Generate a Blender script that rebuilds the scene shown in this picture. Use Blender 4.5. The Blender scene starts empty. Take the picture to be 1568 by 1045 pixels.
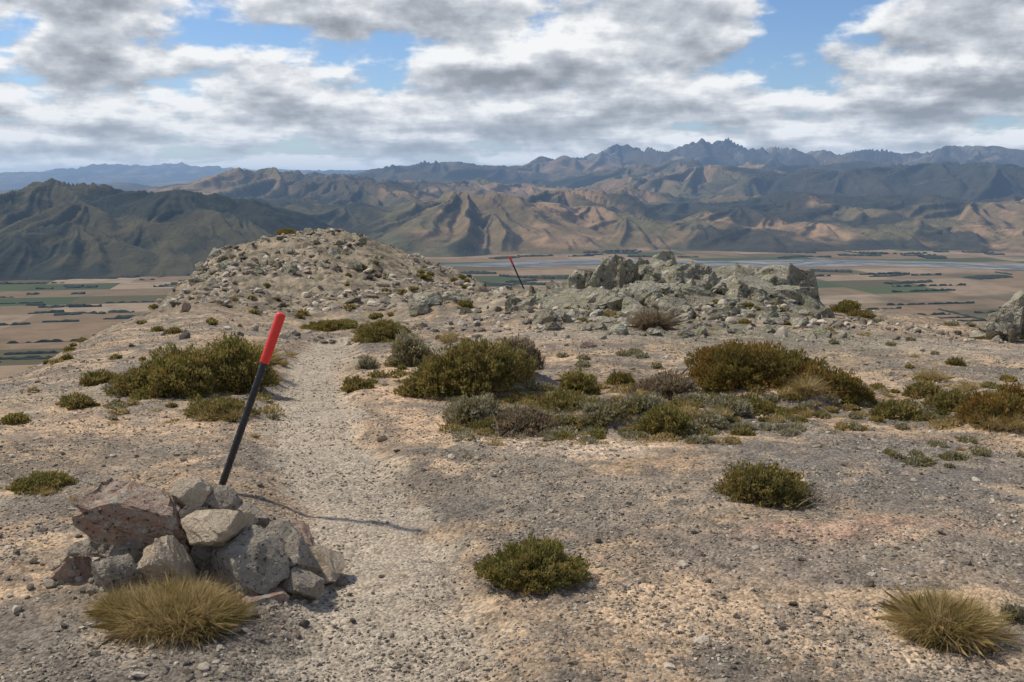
import bpy, math, numpy as np
from mathutils import Vector
F=1524.0; P=math.radians(9.7); SP,CP=math.sin(P),math.cos(P)
CAMZ=2.2; PLAIN=-600.0
def Tpy(py):
    V=522.5-np.asarray(py,float); return (F*SP-V*CP)/(F*CP+V*SP)
def Sx(px,py):
    V=522.5-np.asarray(py,float); return (np.asarray(px,float)-784)/(F*CP+V*SP)
# ---------- noise
def _h(ix,iy,seed):
    n=(ix.astype(np.int64)*374761393+iy.astype(np.int64)*668265263+seed*974711)&0xffffffff
    n=((n^(n>>13))*1274126177)&0xffffffff
    n=n^(n>>16); return (n&0xffffff)/float(0xffffff)
def vn(x,y,seed=0):
    x=np.asarray(x,float);y=np.asarray(y,float)
    ix=np.floor(x);iy=np.floor(y);fx=x-ix;fy=y-iy
    fx=fx*fx*fx*(fx*(fx*6-15)+10);fy=fy*fy*fy*(fy*(fy*6-15)+10)
    a=_h(ix,iy,seed);b=_h(ix+1,iy,seed);c=_h(ix,iy+1,seed);d=_h(ix+1,iy+1,seed)
    return a+(b-a)*fx+(c-a)*fy+(a-b-c+d)*fx*fy
def fbm(x,y,o=4,seed=0,r=.5):
    s=0;a=1;t=0
    for i in range(o):
        s=s+a*vn(x,y,seed+i*17);t+=a;a*=r
        x,y=(x*.8-y*.6)*2.03+3.1,(x*.6+y*.8)*2.03+1.7
    return s/t
def ridged(x,y,o=5,seed=0,r=.5):
    s=0;a=1;t=0;w=1
    for i in range(o):
        n=1-np.abs(2*vn(x,y,seed+i*17)-1); n=n*n
        s=s+a*n*w;w=np.clip(n*1.6,0,1);t+=a;a*=r
        x,y=(x*.8-y*.6)*2.07+3.1,(x*.6+y*.8)*2.07+1.7
    return s/t
def rsoft(x,y,o=5,seed=0,r=.5):
    s=0;a=1;t=0
    for i in range(o):
        v=2*vn(x,y,seed+i*17)-1; n=1-np.sqrt(v*v+.012)
        s=s+a*n;t+=a;a*=r
        x,y=(x*.8-y*.6)*2.07+3.1,(x*.6+y*.8)*2.07+1.7
    return s/t
def ss(a,b,x):
    t=np.clip((x-a)/(b-a),0,1);return t*t*(3-2*t)
# ---------- near terrain table
near=[(1.5,None),(4,1045),(5,900),(6.6,760),(8.2,680),(11,602)]
cols={-300:[(15,585),(20,620),(28,680),(60,800)],
0:[(13,597),(15,584),(18,577),(22,590),(40,680),(80,800)],
90:[(15,562),(20,537),(25,530),(31,548),(50,620),(100,760)],
180:[(15,555),(22,512),(32,491),(37,495),(50,540),(100,700)],
255:[(15,550),(22,505),(32,474),(45,456),(50,452),(60,480),(100,600)],
305:[(15,545),(22,502),(32,465),(45,430),(55,412),(60,415),(75,460),(110,560)],
335:[(15,543),(22,503),(32,465),(45,425),(58,385),(62,384),(80,440),(110,540)],
420:[(15,542),(22,512),(30,488),(40,450),(50,412),(62,362),(66,360),(85,420),(120,520)],
500:[(15,540),(22,512),(30,490),(40,452),(50,410),(62,355),(68,349),(75,354),(90,420),(120,520)],
560:[(15,540),(22,510),(30,486),(40,452),(50,415),(62,370),(68,364),(75,372),(90,430),(120,520)],
620:[(15,538),(22,506),(28,485),(35,468),(45,445),(55,416),(65,387),(70,386),(90,440),(120,520)],
700:[(15,535),(22,500),(27,478),(32,467),(45,455),(58,430),(66,416),(75,428),(100,520)],
760:[(15,530),(22,490),(27,468),(33,458),(45,450),(60,446),(66,446),(75,470),(100,540)],
830:[(15,527),(20,492),(24,468),(28,450),(32,443),(45,440),(52,448),(65,490),(100,560)],
880:[(15,527),(19,498),(22,474),(25,440),(28,434),(34,448),(50,500),(100,600)],
940:[(15,527),(19,500),(22,466),(25,420),(27,416),(34,450),(50,510),(100,600)],
1050:[(15,528),(19,502),(22,464),(25,424),(27,418),(34,455),(50,510),(100,600)],
1180:[(15,530),(19,505),(22,468),(25,430),(27,426),(34,460),(50,520),(100,610)],
1240:[(15,531),(19,507),(23,486),(27,470),(30,466),(36,480),(50,530),(100,620)],
1300:[(15,533),(19,508),(24,484),(29,470),(34,472),(45,510),(100,630)],
1400:[(15,536),(20,508),(26,490),(31,482),(36,490),(50,530),(100,650)],
1480:[(15,540),(20,515),(26,500),(31,495),(36,505),(50,550),(100,660)],
1568:[(15,545),(20,520),(26,508),(30,505),(36,517),(60,600),(100,690)],
1850:[(15,555),(20,535),(28,545),(60,650),(100,720)]}
LN0,LN1,NY=math.log(1.5),math.log(110),420
S0,S1,NS=-.85,.85,560
lny=np.linspace(LN0,LN1,NY)
pxs=sorted(cols); prof=[]
for c in pxs:
    ys=[1.5];ts=[CAMZ/1.5]
    for d,p in near[1:]+cols[c]:
        ys.append(d);ts.append(float(Tpy(p)))
    zz=CAMZ-np.array(ys)*np.array(ts)
    prof.append(np.interp(lny,np.log(ys),zz))
prof=np.array(prof)
sg=np.linspace(S0,S1,NS); cs=np.array([float(Sx(c,450)) for c in pxs])
tab=np.array([np.interp(sg,cs,prof[:,j]) for j in range(NY)]).T
def gsm(a,sig,ax):
    r=int(sig*3);k=np.exp(-np.arange(-r,r+1)**2/(2*sig*sig));k/=k.sum()
    pad=[(0,0),(0,0)];pad[ax]=(r,r);b=np.pad(a,pad,mode='edge')
    return np.apply_along_axis(lambda v:np.convolve(v,k,'valid'),ax,b)
tab=gsm(gsm(tab,5,0),4,1)
def zbase(x,y):
    x=np.asarray(x,float);y=np.maximum(np.asarray(y,float),.3)
    s=np.clip(x/np.maximum(y,1.5),S0,S1-1e-6);l=np.clip(np.log(y),LN0,LN1-1e-6)
    a=(s-S0)/(S1-S0)*(NS-1);b=(l-LN0)/(LN1-LN0)*(NY-1)
    i=np.clip(a.astype(int),0,NS-2);j=np.clip(b.astype(int),0,NY-2);fa=a-i;fb=b-j
    z=tab[i,j]*(1-fa)*(1-fb)+tab[i+1,j]*fa*(1-fb)+tab[i,j+1]*(1-fa)*fb+tab[i+1,j+1]*fa*fb
    z=z-np.maximum(y-110,0)*.55
    return np.maximum(z,PLAIN-15)
HY=np.exp(np.linspace(math.log(2.5),math.log(95),1200))
def hit0(px,py,fn):
    s=float(Sx(px,py));t=float(Tpy(py))
    zr=CAMZ-HY*t; zg=fn(s*HY,HY); k=np.nonzero(zg>=zr)[0]
    i=k[0] if len(k) else int(np.argmin(zr-zg))
    return s*HY[i],HY[i],float(zg[i])
mounds=[]
for (px,py,rx,ryw,h) in [(290,585,150,1.3,.16),(720,590,120,1.0,.22),(860,640,150,.8,.12),(1010,640,140,.8,.12),(1180,600,170,1.3,.14),
    (1500,630,130,1.0,.1),(1190,755,70,.3,.08),(820,880,70,.25,.05),(1460,960,70,.25,.05),(660,480,60,1.2,.2)]:
    x,y,z=hit0(px,py,zbase); mounds.append((x,y,rx*y/1546,ryw,h))
PATH=[hit0(a,b,zbase)[:2]+(w,) for a,b,w in [(585,1040,.62),(610,930,.55),(590,850,.5),(560,790,.5),(515,720,.5),(480,660,.5),(470,600,.5),(485,555,.5),(510,520,.55),(580,503,.5),(700,485,.5),(760,462,.6)]]
def pathd(x,y):
    best=np.full(np.shape(x),9.)
    for (ax,ay,aw),(bx,by,bw) in zip(PATH[:-1],PATH[1:]):
        dx,dy=bx-ax,by-ay;t=np.clip(((x-ax)*dx+(y-ay)*dy)/(dx*dx+dy*dy),0,1)
        best=np.minimum(best,np.hypot(x-ax-t*dx,y-ay-t*dy)/(aw+(bw-aw)*t))
    return best
OX,OY,_=hit0(1040,445,zbase)
def zground(x,y,fine=True):
    x=np.asarray(x,float);y=np.asarray(y,float)
    z=zbase(x,y)
    for mx,my,rx,ry,h in mounds:
        q=np.sqrt(((x-mx)/rx)**2+((y-my)/ry)**2)+ (vn(x*2,y*2,5)-.5)*.4
        z=z+h*(1-ss(.55,1.1,q))
    far=ss(18,45,y)
    z=z+(fbm(x*.5,y*.5,4,11)-.5)*(.14+.5*far)
    z=z+(fbm(x*2.2,y*2.2,4,12)-.5)*(.05+.38*far)
    z=z-.09*(1-ss(.6,1.3,pathd(x,y)))*(1-far)
    om=np.exp(-(((x-OX)/3.6)**2+((y-25)/2.6)**2)**2)
    z=z+om*(ridged(x*.7,y*.7,4,61,.6)-.35)*.3
    if fine:
        z=z+(fbm(x*14,y*14,3,13)-.5)*(.016+.05*far)+om*(ridged(x*3,y*3,3,62)-.4)*.15
    return z
zcoarse=lambda x,y:zground(x,y,False)
def hit(px,py): return hit0(px,py,zcoarse)
# ---------- mesh util
col=bpy.context.scene.collection
def mkmesh(name,v,faces,mat=None,colr=None,smooth=False,parent=None,loc=(0,0,0)):
    me=bpy.data.meshes.new(name)
    v=np.asarray(v,np.float32); faces=np.asarray(faces,np.int32);k=faces.shape[1]
    me.vertices.add(len(v));me.vertices.foreach_set('co',v.ravel())
    me.loops.add(faces.size);me.loops.foreach_set('vertex_index',faces.ravel())
    me.polygons.add(len(faces));me.polygons.foreach_set('loop_start',np.arange(0,faces.size,k,dtype=np.int32))
    me.polygons.foreach_set('use_smooth',np.full(len(faces),bool(smooth)))
    me.update(calc_edges=True)
    if colr is not None:
        a=me.attributes.new('Col','FLOAT_COLOR','POINT')
        c=np.ones((len(v),4),np.float32);c[:,:colr.shape[1]]=colr;a.data.foreach_set('color',c.ravel())
    ob=bpy.data.objects.new(name,me);ob.location=loc
    if mat: me.materials.append(mat)
    if parent: ob.parent=parent
    col.objects.link(ob);return ob
def gridfaces(nr,nc):
    i=np.arange(nr-1)[:,None]*nc+np.arange(nc-1)[None,:]
    i=i.ravel();return np.stack([i,i+1,i+nc+1,i+nc],1)
# ---------- node util
class NT:
    def __init__(s,tree): s.t=tree;s.n=tree.nodes;s.l=tree.links
    def add(s,ty,ins=None,**kw):
        n=s.n.new(ty)
        for k,v in kw.items(): setattr(n,k,v)
        if ins:
            for k,v in ins.items(): s.put(n.inputs[k],v)
        return n
    def put(s,sock,v):
        if isinstance(v,bpy.types.NodeSocket): s.l.new(v,sock)
        else: sock.default_value=v
    def m(s,op,a,b=0.0,c=0.0,clamp=False):
        n=s.n.new('ShaderNodeMath');n.operation=op;n.use_clamp=clamp
        s.put(n.inputs[0],a);s.put(n.inputs[1],b);s.put(n.inputs[2],c);return n.outputs[0]
    def mix(s,f,a,b,bt='MIX'):
        n=s.n.new('ShaderNodeMix');n.data_type='RGBA';n.blend_type=bt
        s.put(n.inputs[0],f)
        for k,v in ((6,a),(7,b)):
            if not isinstance(v,bpy.types.NodeSocket): v=tuple(v)+(1,) if len(v)==3 else v
            s.put(n.inputs[k],v)
        return n.outputs[2]
    def noise(s,vec,scale,detail=4,rough=.5):
        n=s.n.new('ShaderNodeTexNoise');s.put(n.inputs['Vector'],vec);n.inputs['Scale'].default_value=scale
        n.inputs['Detail'].default_value=detail;n.inputs['Roughness'].default_value=rough
        return n.outputs[0]
    def rng(s,v,a,b,c=0.,d=1.,smooth=True):
        n=s.n.new('ShaderNodeMapRange');n.interpolation_type='SMOOTHSTEP' if smooth else 'LINEAR'
        s.put(n.inputs[0],v)
        for i,q in zip((1,2,3,4),(a,b,c,d)): n.inputs[i].default_value=q
        return n.outputs[0]
    def ramp(s,f,st):
        n=s.n.new('ShaderNodeValToRGB');e=n.color_ramp.elements
        while len(e)<len(st): e.new(.5)
        for q,(p,c) in zip(e,st): q.position=p;q.color=tuple(c)+(1,)
        s.put(n.inputs[0],f);return n.outputs[0]
def newmat(name):
    m=bpy.data.materials.new(name);m.use_nodes=True;t=NT(m.node_tree);m.node_tree.nodes.clear()
    out=t.add('ShaderNodeOutputMaterial');b=t.add('ShaderNodeBsdfPrincipled',{'Roughness':.9,'Specular IOR Level':.12})
    t.l.new(b.outputs[0],out.inputs[0]);return m,t,b,out
def bump(t,b,h,st,dist):
    n=t.add('ShaderNodeBump',{'Strength':st,'Distance':dist,'Height':h});t.l.new(n.outputs[0],b.inputs['Normal'])
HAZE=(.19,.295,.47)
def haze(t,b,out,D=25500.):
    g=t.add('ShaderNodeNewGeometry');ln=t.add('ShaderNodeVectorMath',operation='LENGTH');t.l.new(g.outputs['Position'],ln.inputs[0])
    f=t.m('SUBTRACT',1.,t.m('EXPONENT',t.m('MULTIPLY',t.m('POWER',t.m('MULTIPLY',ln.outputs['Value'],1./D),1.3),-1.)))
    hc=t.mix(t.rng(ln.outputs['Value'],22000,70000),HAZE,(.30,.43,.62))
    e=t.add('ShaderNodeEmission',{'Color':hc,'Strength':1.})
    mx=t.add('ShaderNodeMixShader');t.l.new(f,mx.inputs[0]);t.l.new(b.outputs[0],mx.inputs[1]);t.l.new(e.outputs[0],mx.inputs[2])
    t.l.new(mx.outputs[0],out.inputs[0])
# ---------- materials
mg,t,b,o=newmat('gravel_ground')
geo=t.add('ShaderNodeNewGeometry').outputs['Position']
vc=t.add('ShaderNodeAttribute',attribute_name='Col').outputs['Color']
v1=t.add('ShaderNodeTexVoronoi',{'Vector':geo,'Scale':50.,'Randomness':1.})
n1=t.noise(geo,5,5,.7);n2=t.noise(geo,80,3,.7)
s1=t.add('ShaderNodeSeparateColor',{0:v1.outputs['Color']}).outputs[0]
br=t.m('ADD',t.m('MULTIPLY',s1,.7),t.m('MULTIPLY',n1,1.2));br=t.m('ADD',br,t.m('MULTIPLY',n2,.65))
br=t.m('SUBTRACT',br,.29)
cmb=t.add('ShaderNodeCombineColor',{0:br,1:br,2:br}).outputs[0]
c=t.mix(1.,vc,cmb,'MULTIPLY')
t.l.new(c,b.inputs['Base Color'])
hh=t.m('SUBTRACT',t.m('MULTIPLY',n2,.8),v1.outputs['Distance'])
bump(t,b,hh,.75,.014)

def rockmat(name,stops,lichen=None,sc=5.,bd=.03,rv=.3,dark=(.08,.07,.055),pale=(.47,.43,.35)):
    m,t,b,o=newmat(name)
    tc=t.add('ShaderNodeNewGeometry');g=tc.outputs['Position'];ri=tc.outputs['Random Per Island']
    n=t.noise(g,sc,6,.65);n2=t.noise(g,sc*6,5,.7)
    f=t.m('ADD',t.m('MULTIPLY',n,.7),t.m('MULTIPLY',n2,.35));f=t.m('ADD',f,t.m('MULTIPLY',t.m('SUBTRACT',ri,.5),rv))
    c=t.ramp(t.m('SUBTRACT',f,.02),stops)
    if lichen:
        ln=t.noise(g,sc*1.6,6,.75)
        c=t.mix(t.rng(ln,.5,.6),c,lichen)
        ln2=t.noise(g,sc*4.3,4,.7);c=t.mix(t.rng(ln2,.55,.64),c,dark)
        ln3=t.noise(g,sc*2.7,4,.7);c=t.mix(t.rng(ln3,.57,.64),c,pale)
    t.l.new(c,b.inputs['Base Color'])
    v=t.add('ShaderNodeTexVoronoi',{'Vector':g,'Scale':sc*1.6,'Randomness':1.},feature='DISTANCE_TO_EDGE').outputs['Distance']
    hh=t.m('ADD',t.m('MULTIPLY',n2,1.),t.m('ADD',t.m('MULTIPLY',n,1.5),t.m('MULTIPLY',t.m('MINIMUM',v,.05),3)))
    bump(t,b,hh,1.,bd);return m
m_stone=rockmat('loose_stone',[(.15,(.11,.092,.07)),(.4,(.23,.193,.148)),(.6,(.36,.305,.23)),(.85,(.58,.50,.39))],None,12,.01,.75)
m_grey=rockmat('greywacke',[(.25,(.14,.115,.088)),(.5,(.31,.26,.20)),(.75,(.48,.415,.32))],(.36,.31,.235),9,.025)
m_tan=rockmat('tan_rock',[(.25,(.30,.225,.145)),(.5,(.51,.40,.275)),(.75,(.63,.52,.38))],None,9,.025)
m_red=rockmat('red_rock',[(.25,(.19,.115,.085)),(.5,(.35,.22,.155)),(.75,(.44,.335,.255))],(.40,.345,.265),7,.025)
m_out=rockmat('lichen_rock',[(.25,(.13,.115,.082)),(.5,(.34,.305,.225)),(.75,(.50,.455,.355))],(.33,.32,.20),1.8,.12,.35,(.11,.10,.08),(.56,.52,.42))
def leafmat(name,stops,patch=None,sc=4.):
    m,t,b,o=newmat(name)
    tc=t.add('ShaderNodeNewGeometry');ri=tc.outputs['Random Per Island'];g=tc.outputs['Position']
    n=t.noise(g,sc,3,.6)
    c=t.ramp(ri,stops)
    if patch: c=t.mix(t.rng(n,.45,.6,0,.75),c,patch)
    t.l.new(c,b.inputs['Base Color']);b.inputs['Roughness'].default_value=.7
    tr=t.add('ShaderNodeBsdfTranslucent');t.l.new(c,tr.inputs[0]);mx=t.add('ShaderNodeMixShader',{0:.4})
    t.l.new(b.outputs[0],mx.inputs[1]);t.l.new(tr.outputs[0],mx.inputs[2]);t.l.new(mx.outputs[0],o.inputs[0])
    return m
L={}
L['green']=leafmat('green_leaf',[(0,(.10,.095,.026)),(.4,(.19,.18,.047)),(.75,(.29,.255,.07)),(1,(.41,.32,.14))],(.34,.25,.08),5)
L['olive']=leafmat('olive_leaf',[(0,(.12,.095,.032)),(.4,(.25,.20,.062)),(.75,(.36,.28,.09)),(1,(.49,.36,.165))],(.18,.17,.05),5)
L['orange']=leafmat('bronze_leaf',[(0,(.14,.09,.025)),(.5,(.31,.195,.05)),(1,(.45,.29,.10))],(.18,.155,.042),3)
L['grey']=leafmat('grey_leaf',[(0,(.20,.18,.11)),(.5,(.34,.305,.185)),(1,(.54,.49,.35))],(.27,.23,.09),6)
L['straw']=leafmat('straw_blade',[(0,(.24,.17,.06)),(.5,(.48,.35,.15)),(1,(.66,.53,.29))],(.32,.25,.085),7)
L['brown']=leafmat('brown_twig',[(0,(.14,.10,.06)),(.5,(.28,.21,.13)),(1,(.43,.34,.22))],None,5)
# ---------- ground
sfin=np.linspace(-.70,.70,950);so=np.linspace(.70,2.6,40)[1:]
sarr=np.concatenate([-so[::-1],sfin,so])
yarr=np.concatenate([np.exp(np.linspace(math.log(.6),math.log(2.8),30))[:-1],np.exp(np.linspace(math.log(2.8),math.log(95),850))[:-1],np.exp(np.linspace(math.log(95),math.log(1500),40))])
YY,SS=np.meshgrid(yarr,sarr,indexing='ij');XX=SS*YY
ZZ=zground(XX,YY)
def gcolor(x,y):
    n1=fbm(x*.9,y*.9,4,31);n2=fbm(x*3.1,y*3.1,4,32);n3=fbm(x*9,y*9,3,38)
    tan=np.array([.41,.285,.175]);gry=np.array([.27,.222,.165]);dk=np.array([.165,.138,.108]);pth=np.array([.42,.35,.26]);brt=np.array([.55,.39,.24])
    def B(c,m,k): return c*(1-m[...,None])+k*m[...,None]
    c=np.zeros(np.shape(x)+(3,))+gry
    c=B(c,ss(.43,.59,n1*.6+n2*.4),tan)
    c=B(c,.8*ss(.49,.59,fbm(x*1.7+9,y*1.7,5,34,.6)),dk)
    c=B(c,.8*ss(.54,.64,fbm(x*1.3+3,y*1.9+9,5,35,.6)),brt)
    for hx,hy,rx,ry,k,st in zones:
        q=((x-hx)/rx)**2+((y-hy)/ry)**2
        m=np.exp(-q*q)*st*(.3+1.4*ss(.38,.58,n2*.4+n1*.3+n3*.3))
        c=B(c,np.clip(m,0,1),np.array(k))
    c=B(c,.55*ss(.53,.63,n3)*np.ones_like(x),dk)
    p=pathd(x,y)+(n2-.5)*1.0
    c=B(c,.45*(1-ss(.15,.35,np.abs(p-1.35))),dk)
    c=B(c,.85*(1-ss(.55,1.2,p)),pth)
    far=ss(22,40,y)
    c=B(c,far*.85,np.array([.255,.21,.145]))
    c=B(c,ss(.46,.57,fbm(x*1.4,y*.8,5,36,.7))*far*.75,np.array([.13,.112,.075]))
    c=B(c,ss(.53,.63,fbm(x*1.6+7,y*.9,5,37,.7))*far*.65,np.array([.41,.33,.23]))
    vf=ss(100,250,y);c=B(c,vf,np.array([.12,.10,.055]))
    return c
zones=[]
for px,py,rx,ry,k,st in [
 (590,590,85,48,(.62,.425,.26),1.),(640,650,120,32,(.56,.385,.24),1.),(230,655,230,28,(.55,.385,.24),.95),(880,685,140,22,(.62,.465,.32),1.),
 (1400,720,280,70,(.20,.175,.145),1.),(1250,850,280,60,(.26,.207,.158),.85),(1000,930,240,70,(.51,.365,.23),.85),(1300,960,240,50,(.49,.355,.23),.85),
 (1330,815,200,16,(.41,.265,.18),.9),(100,700,150,40,(.33,.245,.16),.8),(150,1000,300,60,(.22,.187,.145),1.),(200,998,80,12,(.58,.45,.315),.9),(900,760,280,45,(.275,.225,.168),.8),
 (100,600,140,35,(.43,.33,.215),.8),(1420,530,180,25,(.44,.36,.26),.8),(900,510,200,20,(.44,.35,.25),.8),(1450,1005,110,30,(.58,.43,.29),1.),
 (1050,450,210,55,(.22,.20,.14),1.),(700,770,140,18,(.18,.158,.128),.8),(470,1000,120,60,(.25,.212,.162),.7)]:
    x,y,z=hit0(px,py,zbase)
    zones.append((x,y,rx*y/1546,max(ry*y*y/(2.2*1546),.2),k,st))
C=gcolor(XX,YY)
mkmesh('mountain_top_ground',np.stack([XX,YY,ZZ],-1).reshape(-1,3),gridfaces(len(yarr),len(sarr)),mg,C.reshape(-1,3),smooth=True)
# ---------- rocks
import bmesh
def ico(sub):
    bm=bmesh.new();bmesh.ops.create_icosphere(bm,subdivisions=sub,radius=1)
    v=np.array([x.co[:] for x in bm.verts]);f=np.array([[q.index for q in p.verts] for p in bm.faces]);bm.free();return v,f
ICO={k:ico(k) for k in (1,2,3,4,5)}
def rock(r,sub,npl=12,flat=1.,lo=.45,hi=.85,rough=.03,r2=None):
    v,f=ICO[sub];v=v.copy();r2=rough if r2 is None else r2
    if sub>=3:
        q=r.uniform(0,50)
        dn=ridged(v[:,0]*1.6+v[:,2]*1.3+q,v[:,1]*1.6-v[:,2]*1.9,3,3)-.4
        v*=(1+dn*rough*8)[:,None]
    for i in range(npl):
        n=r.normal(size=3);n/=np.linalg.norm(n);d=r.uniform(lo,hi)
        v-=np.maximum(v@n-d,0)[:,None]*n*.95
    if sub>=3:
        dn=(fbm(v[:,0]*3.5+v[:,2]*1.3+q,v[:,1]*3.5-v[:,2]*3.9,3,3)-.5)+.5*(ridged(v[:,0]*2.5+v[:,2]*3.3+q,v[:,1]*4.5-v[:,2]*2.9,3,8)-.4)
        v*=(1+dn*r2*5)[:,None]
    v[:,2]*=flat
    v/=np.abs(v).max(0)
    return v,f
def rotm(r,tilt=.4):
    a=r.uniform(0,6.28);ca,sa=math.cos(a),math.sin(a)
    b_=r.normal()*tilt;c_=r.normal()*tilt
    Rz=np.array([[ca,-sa,0],[sa,ca,0],[0,0,1]]);Rx=np.array([[1,0,0],[0,math.cos(b_),-math.sin(b_)],[0,math.sin(b_),math.cos(b_)]])
    Ry=np.array([[math.cos(c_),0,math.sin(c_)],[0,1,0],[-math.sin(c_),0,math.cos(c_)]])
    return Rx@Ry@Rz
def gather(parts):
    vs=[];fs=[];o=0
    for v,f in parts: vs.append(v);fs.append(f+o);o+=len(v)
    return np.concatenate(vs),np.concatenate(fs)
def scatter(name,x,y,size,mat,sub=1,flat=.6,nt=14,seed=1,sink=.25):
    r=np.random.default_rng(seed);z=zground(x,y);vs=[];fs=[];o=0
    idx=r.integers(0,nt,len(x))
    for k in range(nt):
        tv,tf=rock(r,sub,7,flat,.35,.8);q=np.nonzero(idx==k)[0]
        if len(q)==0: continue
        a=r.uniform(0,6.28,len(q));ca,sa=np.cos(a),np.sin(a);sz=size[q]
        asp=r.uniform(.5,1.,len(q));tl=r.normal(size=len(q))*.35
        vx=tv[None,:,0]*sz[:,None]*.5;vy=tv[None,:,1]*(sz*asp)[:,None]*.5;vz=tv[None,:,2]*sz[:,None]*.5*flat*r.uniform(.6,1.2,len(q))[:,None]
        ct,st=np.cos(tl)[:,None],np.sin(tl)[:,None];vx,vz=vx*ct-vz*st,vx*st+vz*ct
        X=vx*ca[:,None]-vy*sa[:,None]+x[q][:,None];Y=vx*sa[:,None]+vy*ca[:,None]+y[q][:,None];Z=vz+(z[q]+sz*flat*.5*(1-2*sink))[:,None]
        V=np.stack([X,Y,Z],-1).reshape(-1,3);n=len(tv)
        Fc=(tf[None]+(np.arange(len(q))*n)[:,None,None]).reshape(-1,3)+o
        vs.append(V);fs.append(Fc);o+=len(V)
    return mkmesh(name,np.concatenate(vs),np.concatenate(fs),mat)
def fan(n,y0,y1,r,pw=0.):
    y=y0*(y1/y0)**(r.uniform(0,1,n)**pw)
    return r.uniform(-.6,.6,n)*y,y
r=np.random.default_rng(3)
x,y=fan(95000,3.2,26,r,1.15);keep=(fbm(x*1.6,y*1.6,4,41)+r.uniform(-.2,.2,len(x)))>.46;x,y=x[keep],y[keep]
sz=.007+.02*r.uniform(0,1,len(x))**3+.0010*y
scatter('gravel_stones',x,y,sz,m_stone,1,.55,14,2,.35)
x,y=fan(9000,3.2,70,r,.75);keep=(fbm(x*.8,y*.8,4,43)+r.uniform(-.15,.15,len(x)))>.49;x,y=x[keep],y[keep];pd=pathd(x,y)>.95;x,y=x[pd],y[pd]
scatter('scattered_rocks',x,y,.015+.06*r.uniform(0,1,len(x))**4+.0019*y,m_stone,1,.55,14,5,.4)
n=7000;y=r.uniform(32,72,n);x=y*r.uniform(-.36,.0,n);keep=fbm(x*.4,y*.3,4,47)+r.uniform(-.1,.1,n)>.47;x,y=x[keep],y[keep]
scatter('hillside_scree',x,y,.05+.5*r.uniform(0,1,len(x))**5+.0012*y,m_stone,1,.6,14,15,.35)
n=1500;x=OX+r.normal(size=n)*4.4;y=21.5+r.normal(size=n)*2.
scatter('outcrop_scree',x,y,.04+.26*r.uniform(0,1,n)**4,m_stone,2,.7,12,9,.35)
def boulder(name,px,py,wpx,hpx,mat,seed,dy=1.,sub=4):
    x,y,z=hit(px,py);r=np.random.default_rng(seed)
    v,f=rock(r,sub,14,1.,.45,.8);w=wpx*y/1546/2;h=hpx*y/1546
    v=v*np.array([w,w*dy,h*.75]);v[:,2]+=h*.2
    return mkmesh(name,v,f,mat,loc=(x,y+w*dy*.5,z))
boulder('boulder',282,478,20,18,m_red,5)
boulder('boulder',585,676,18,15,m_tan,6)
boulder('boulder',902,533,30,12,m_red,7)
def outcrop(name,specs,fill,seed,mat):
    r=np.random.default_rng(seed);parts=[]
    for px,pyt,pyb,w,yd in specs:
        for k in range(5 if w>=80 else 3 if w>45 else 1):
            s=float(Sx(px,pyt));yk=yd+r.uniform(-.6,.3)*(k>0);wk=w*(1 if k==0 else r.uniform(.25,.6))
            x=s*yk+(r.uniform(-.5,.5)*w*yk/1546 if k else 0);pt=pyt+(r.uniform(-1,16) if k else 0)
            zt=CAMZ-yk*float(Tpy(pt));zb=CAMZ-yk*float(Tpy(pyb));ww=wk*yk/1546/2
            v,f=rock(r,5 if wk>45 else 4,11,1.,.46,.82,.06,.03);hh=(zt-zb)/2
            v=v@rotm(r,.25).T
            v=v/np.abs(v).max(0)*np.array([ww*1.18,ww*r.uniform(.8,1.2),hh]);v+=np.array([x,yk,(zt+zb)/2]);parts.append((v,f))
    for px0,px1,py0,py1,n,smin,smax in fill:
        for i in range(n):
            x,y,z=hit(r.uniform(px0,px1),r.uniform(py0,py1));v,f=rock(r,3,9,r.uniform(.6,1.1),.42,.8,.06,.035)
            q=smin+(smax-smin)*r.uniform()**2;v=(v*np.array([q,q*r.uniform(.5,1),q*.6]))@rotm(r,.4).T+np.array([x,y,z+q*.1]);parts.append((v,f))
    v,f=gather(parts);v0=v.mean(0);v0[2]=0
    return mkmesh(name,v-v0,f,mat,loc=v0)
sp=[(946,382,470,50,24.6),(926,402,480,50,24.4),(972,398,480,60,25.),(1018,380,460,44,26.),(1000,392,480,80,25.6),(1045,398,490,120,25.2),(1095,402,490,150,25.4),
(1150,399,490,150,25.4),(1188,402,500,100,25.),(1206,420,515,80,24.6),(1130,416,515,170,24),(1060,424,510,150,23.5),(1000,432,508,110,23.2),(895,414,498,90,25),(860,426,498,90,24.5),(828,444,505,80,24),
(900,442,510,130,22.8),(960,446,515,130,22.3),(1180,446,520,140,23),(1235,462,520,100,23.3),(1282,480,515,70,24),(1100,456,524,150,22.4),(870,470,508,90,22),(1160,478,528,110,21.8),(1040,472,525,120,21.8),(960,482,520,80,21.3),(800,458,492,50,25),(1215,488,524,70,22)]
outcrop('rock_outcrop',sp,[(840,1220,430,500,110,.12,.45),(820,1320,475,520,100,.05,.24)],9,m_out)
outcrop('rock_outcrop',[(655,444,480,40,28),(685,445,478,60,29),(640,458,486,30,27.5),(705,456,475,36,29)],[(630,720,462,482,14,.08,.25)],12,m_out)
outcrop('rock_outcrop',[(1568,444,524,60,20),(1600,430,530,100,20.5),(1545,466,522,60,19.5),(1530,490,525,50,19),(1510,504,526,40,19)],[(1500,1568,500,528,14,.06,.2)],13,m_out)
outcrop('rock_outcrop',[(800,442,460,34,30),(822,440,458,30,30.5),(785,450,466,28,29.5)],[(780,840,448,465,10,.06,.2)],14,m_out)
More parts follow.
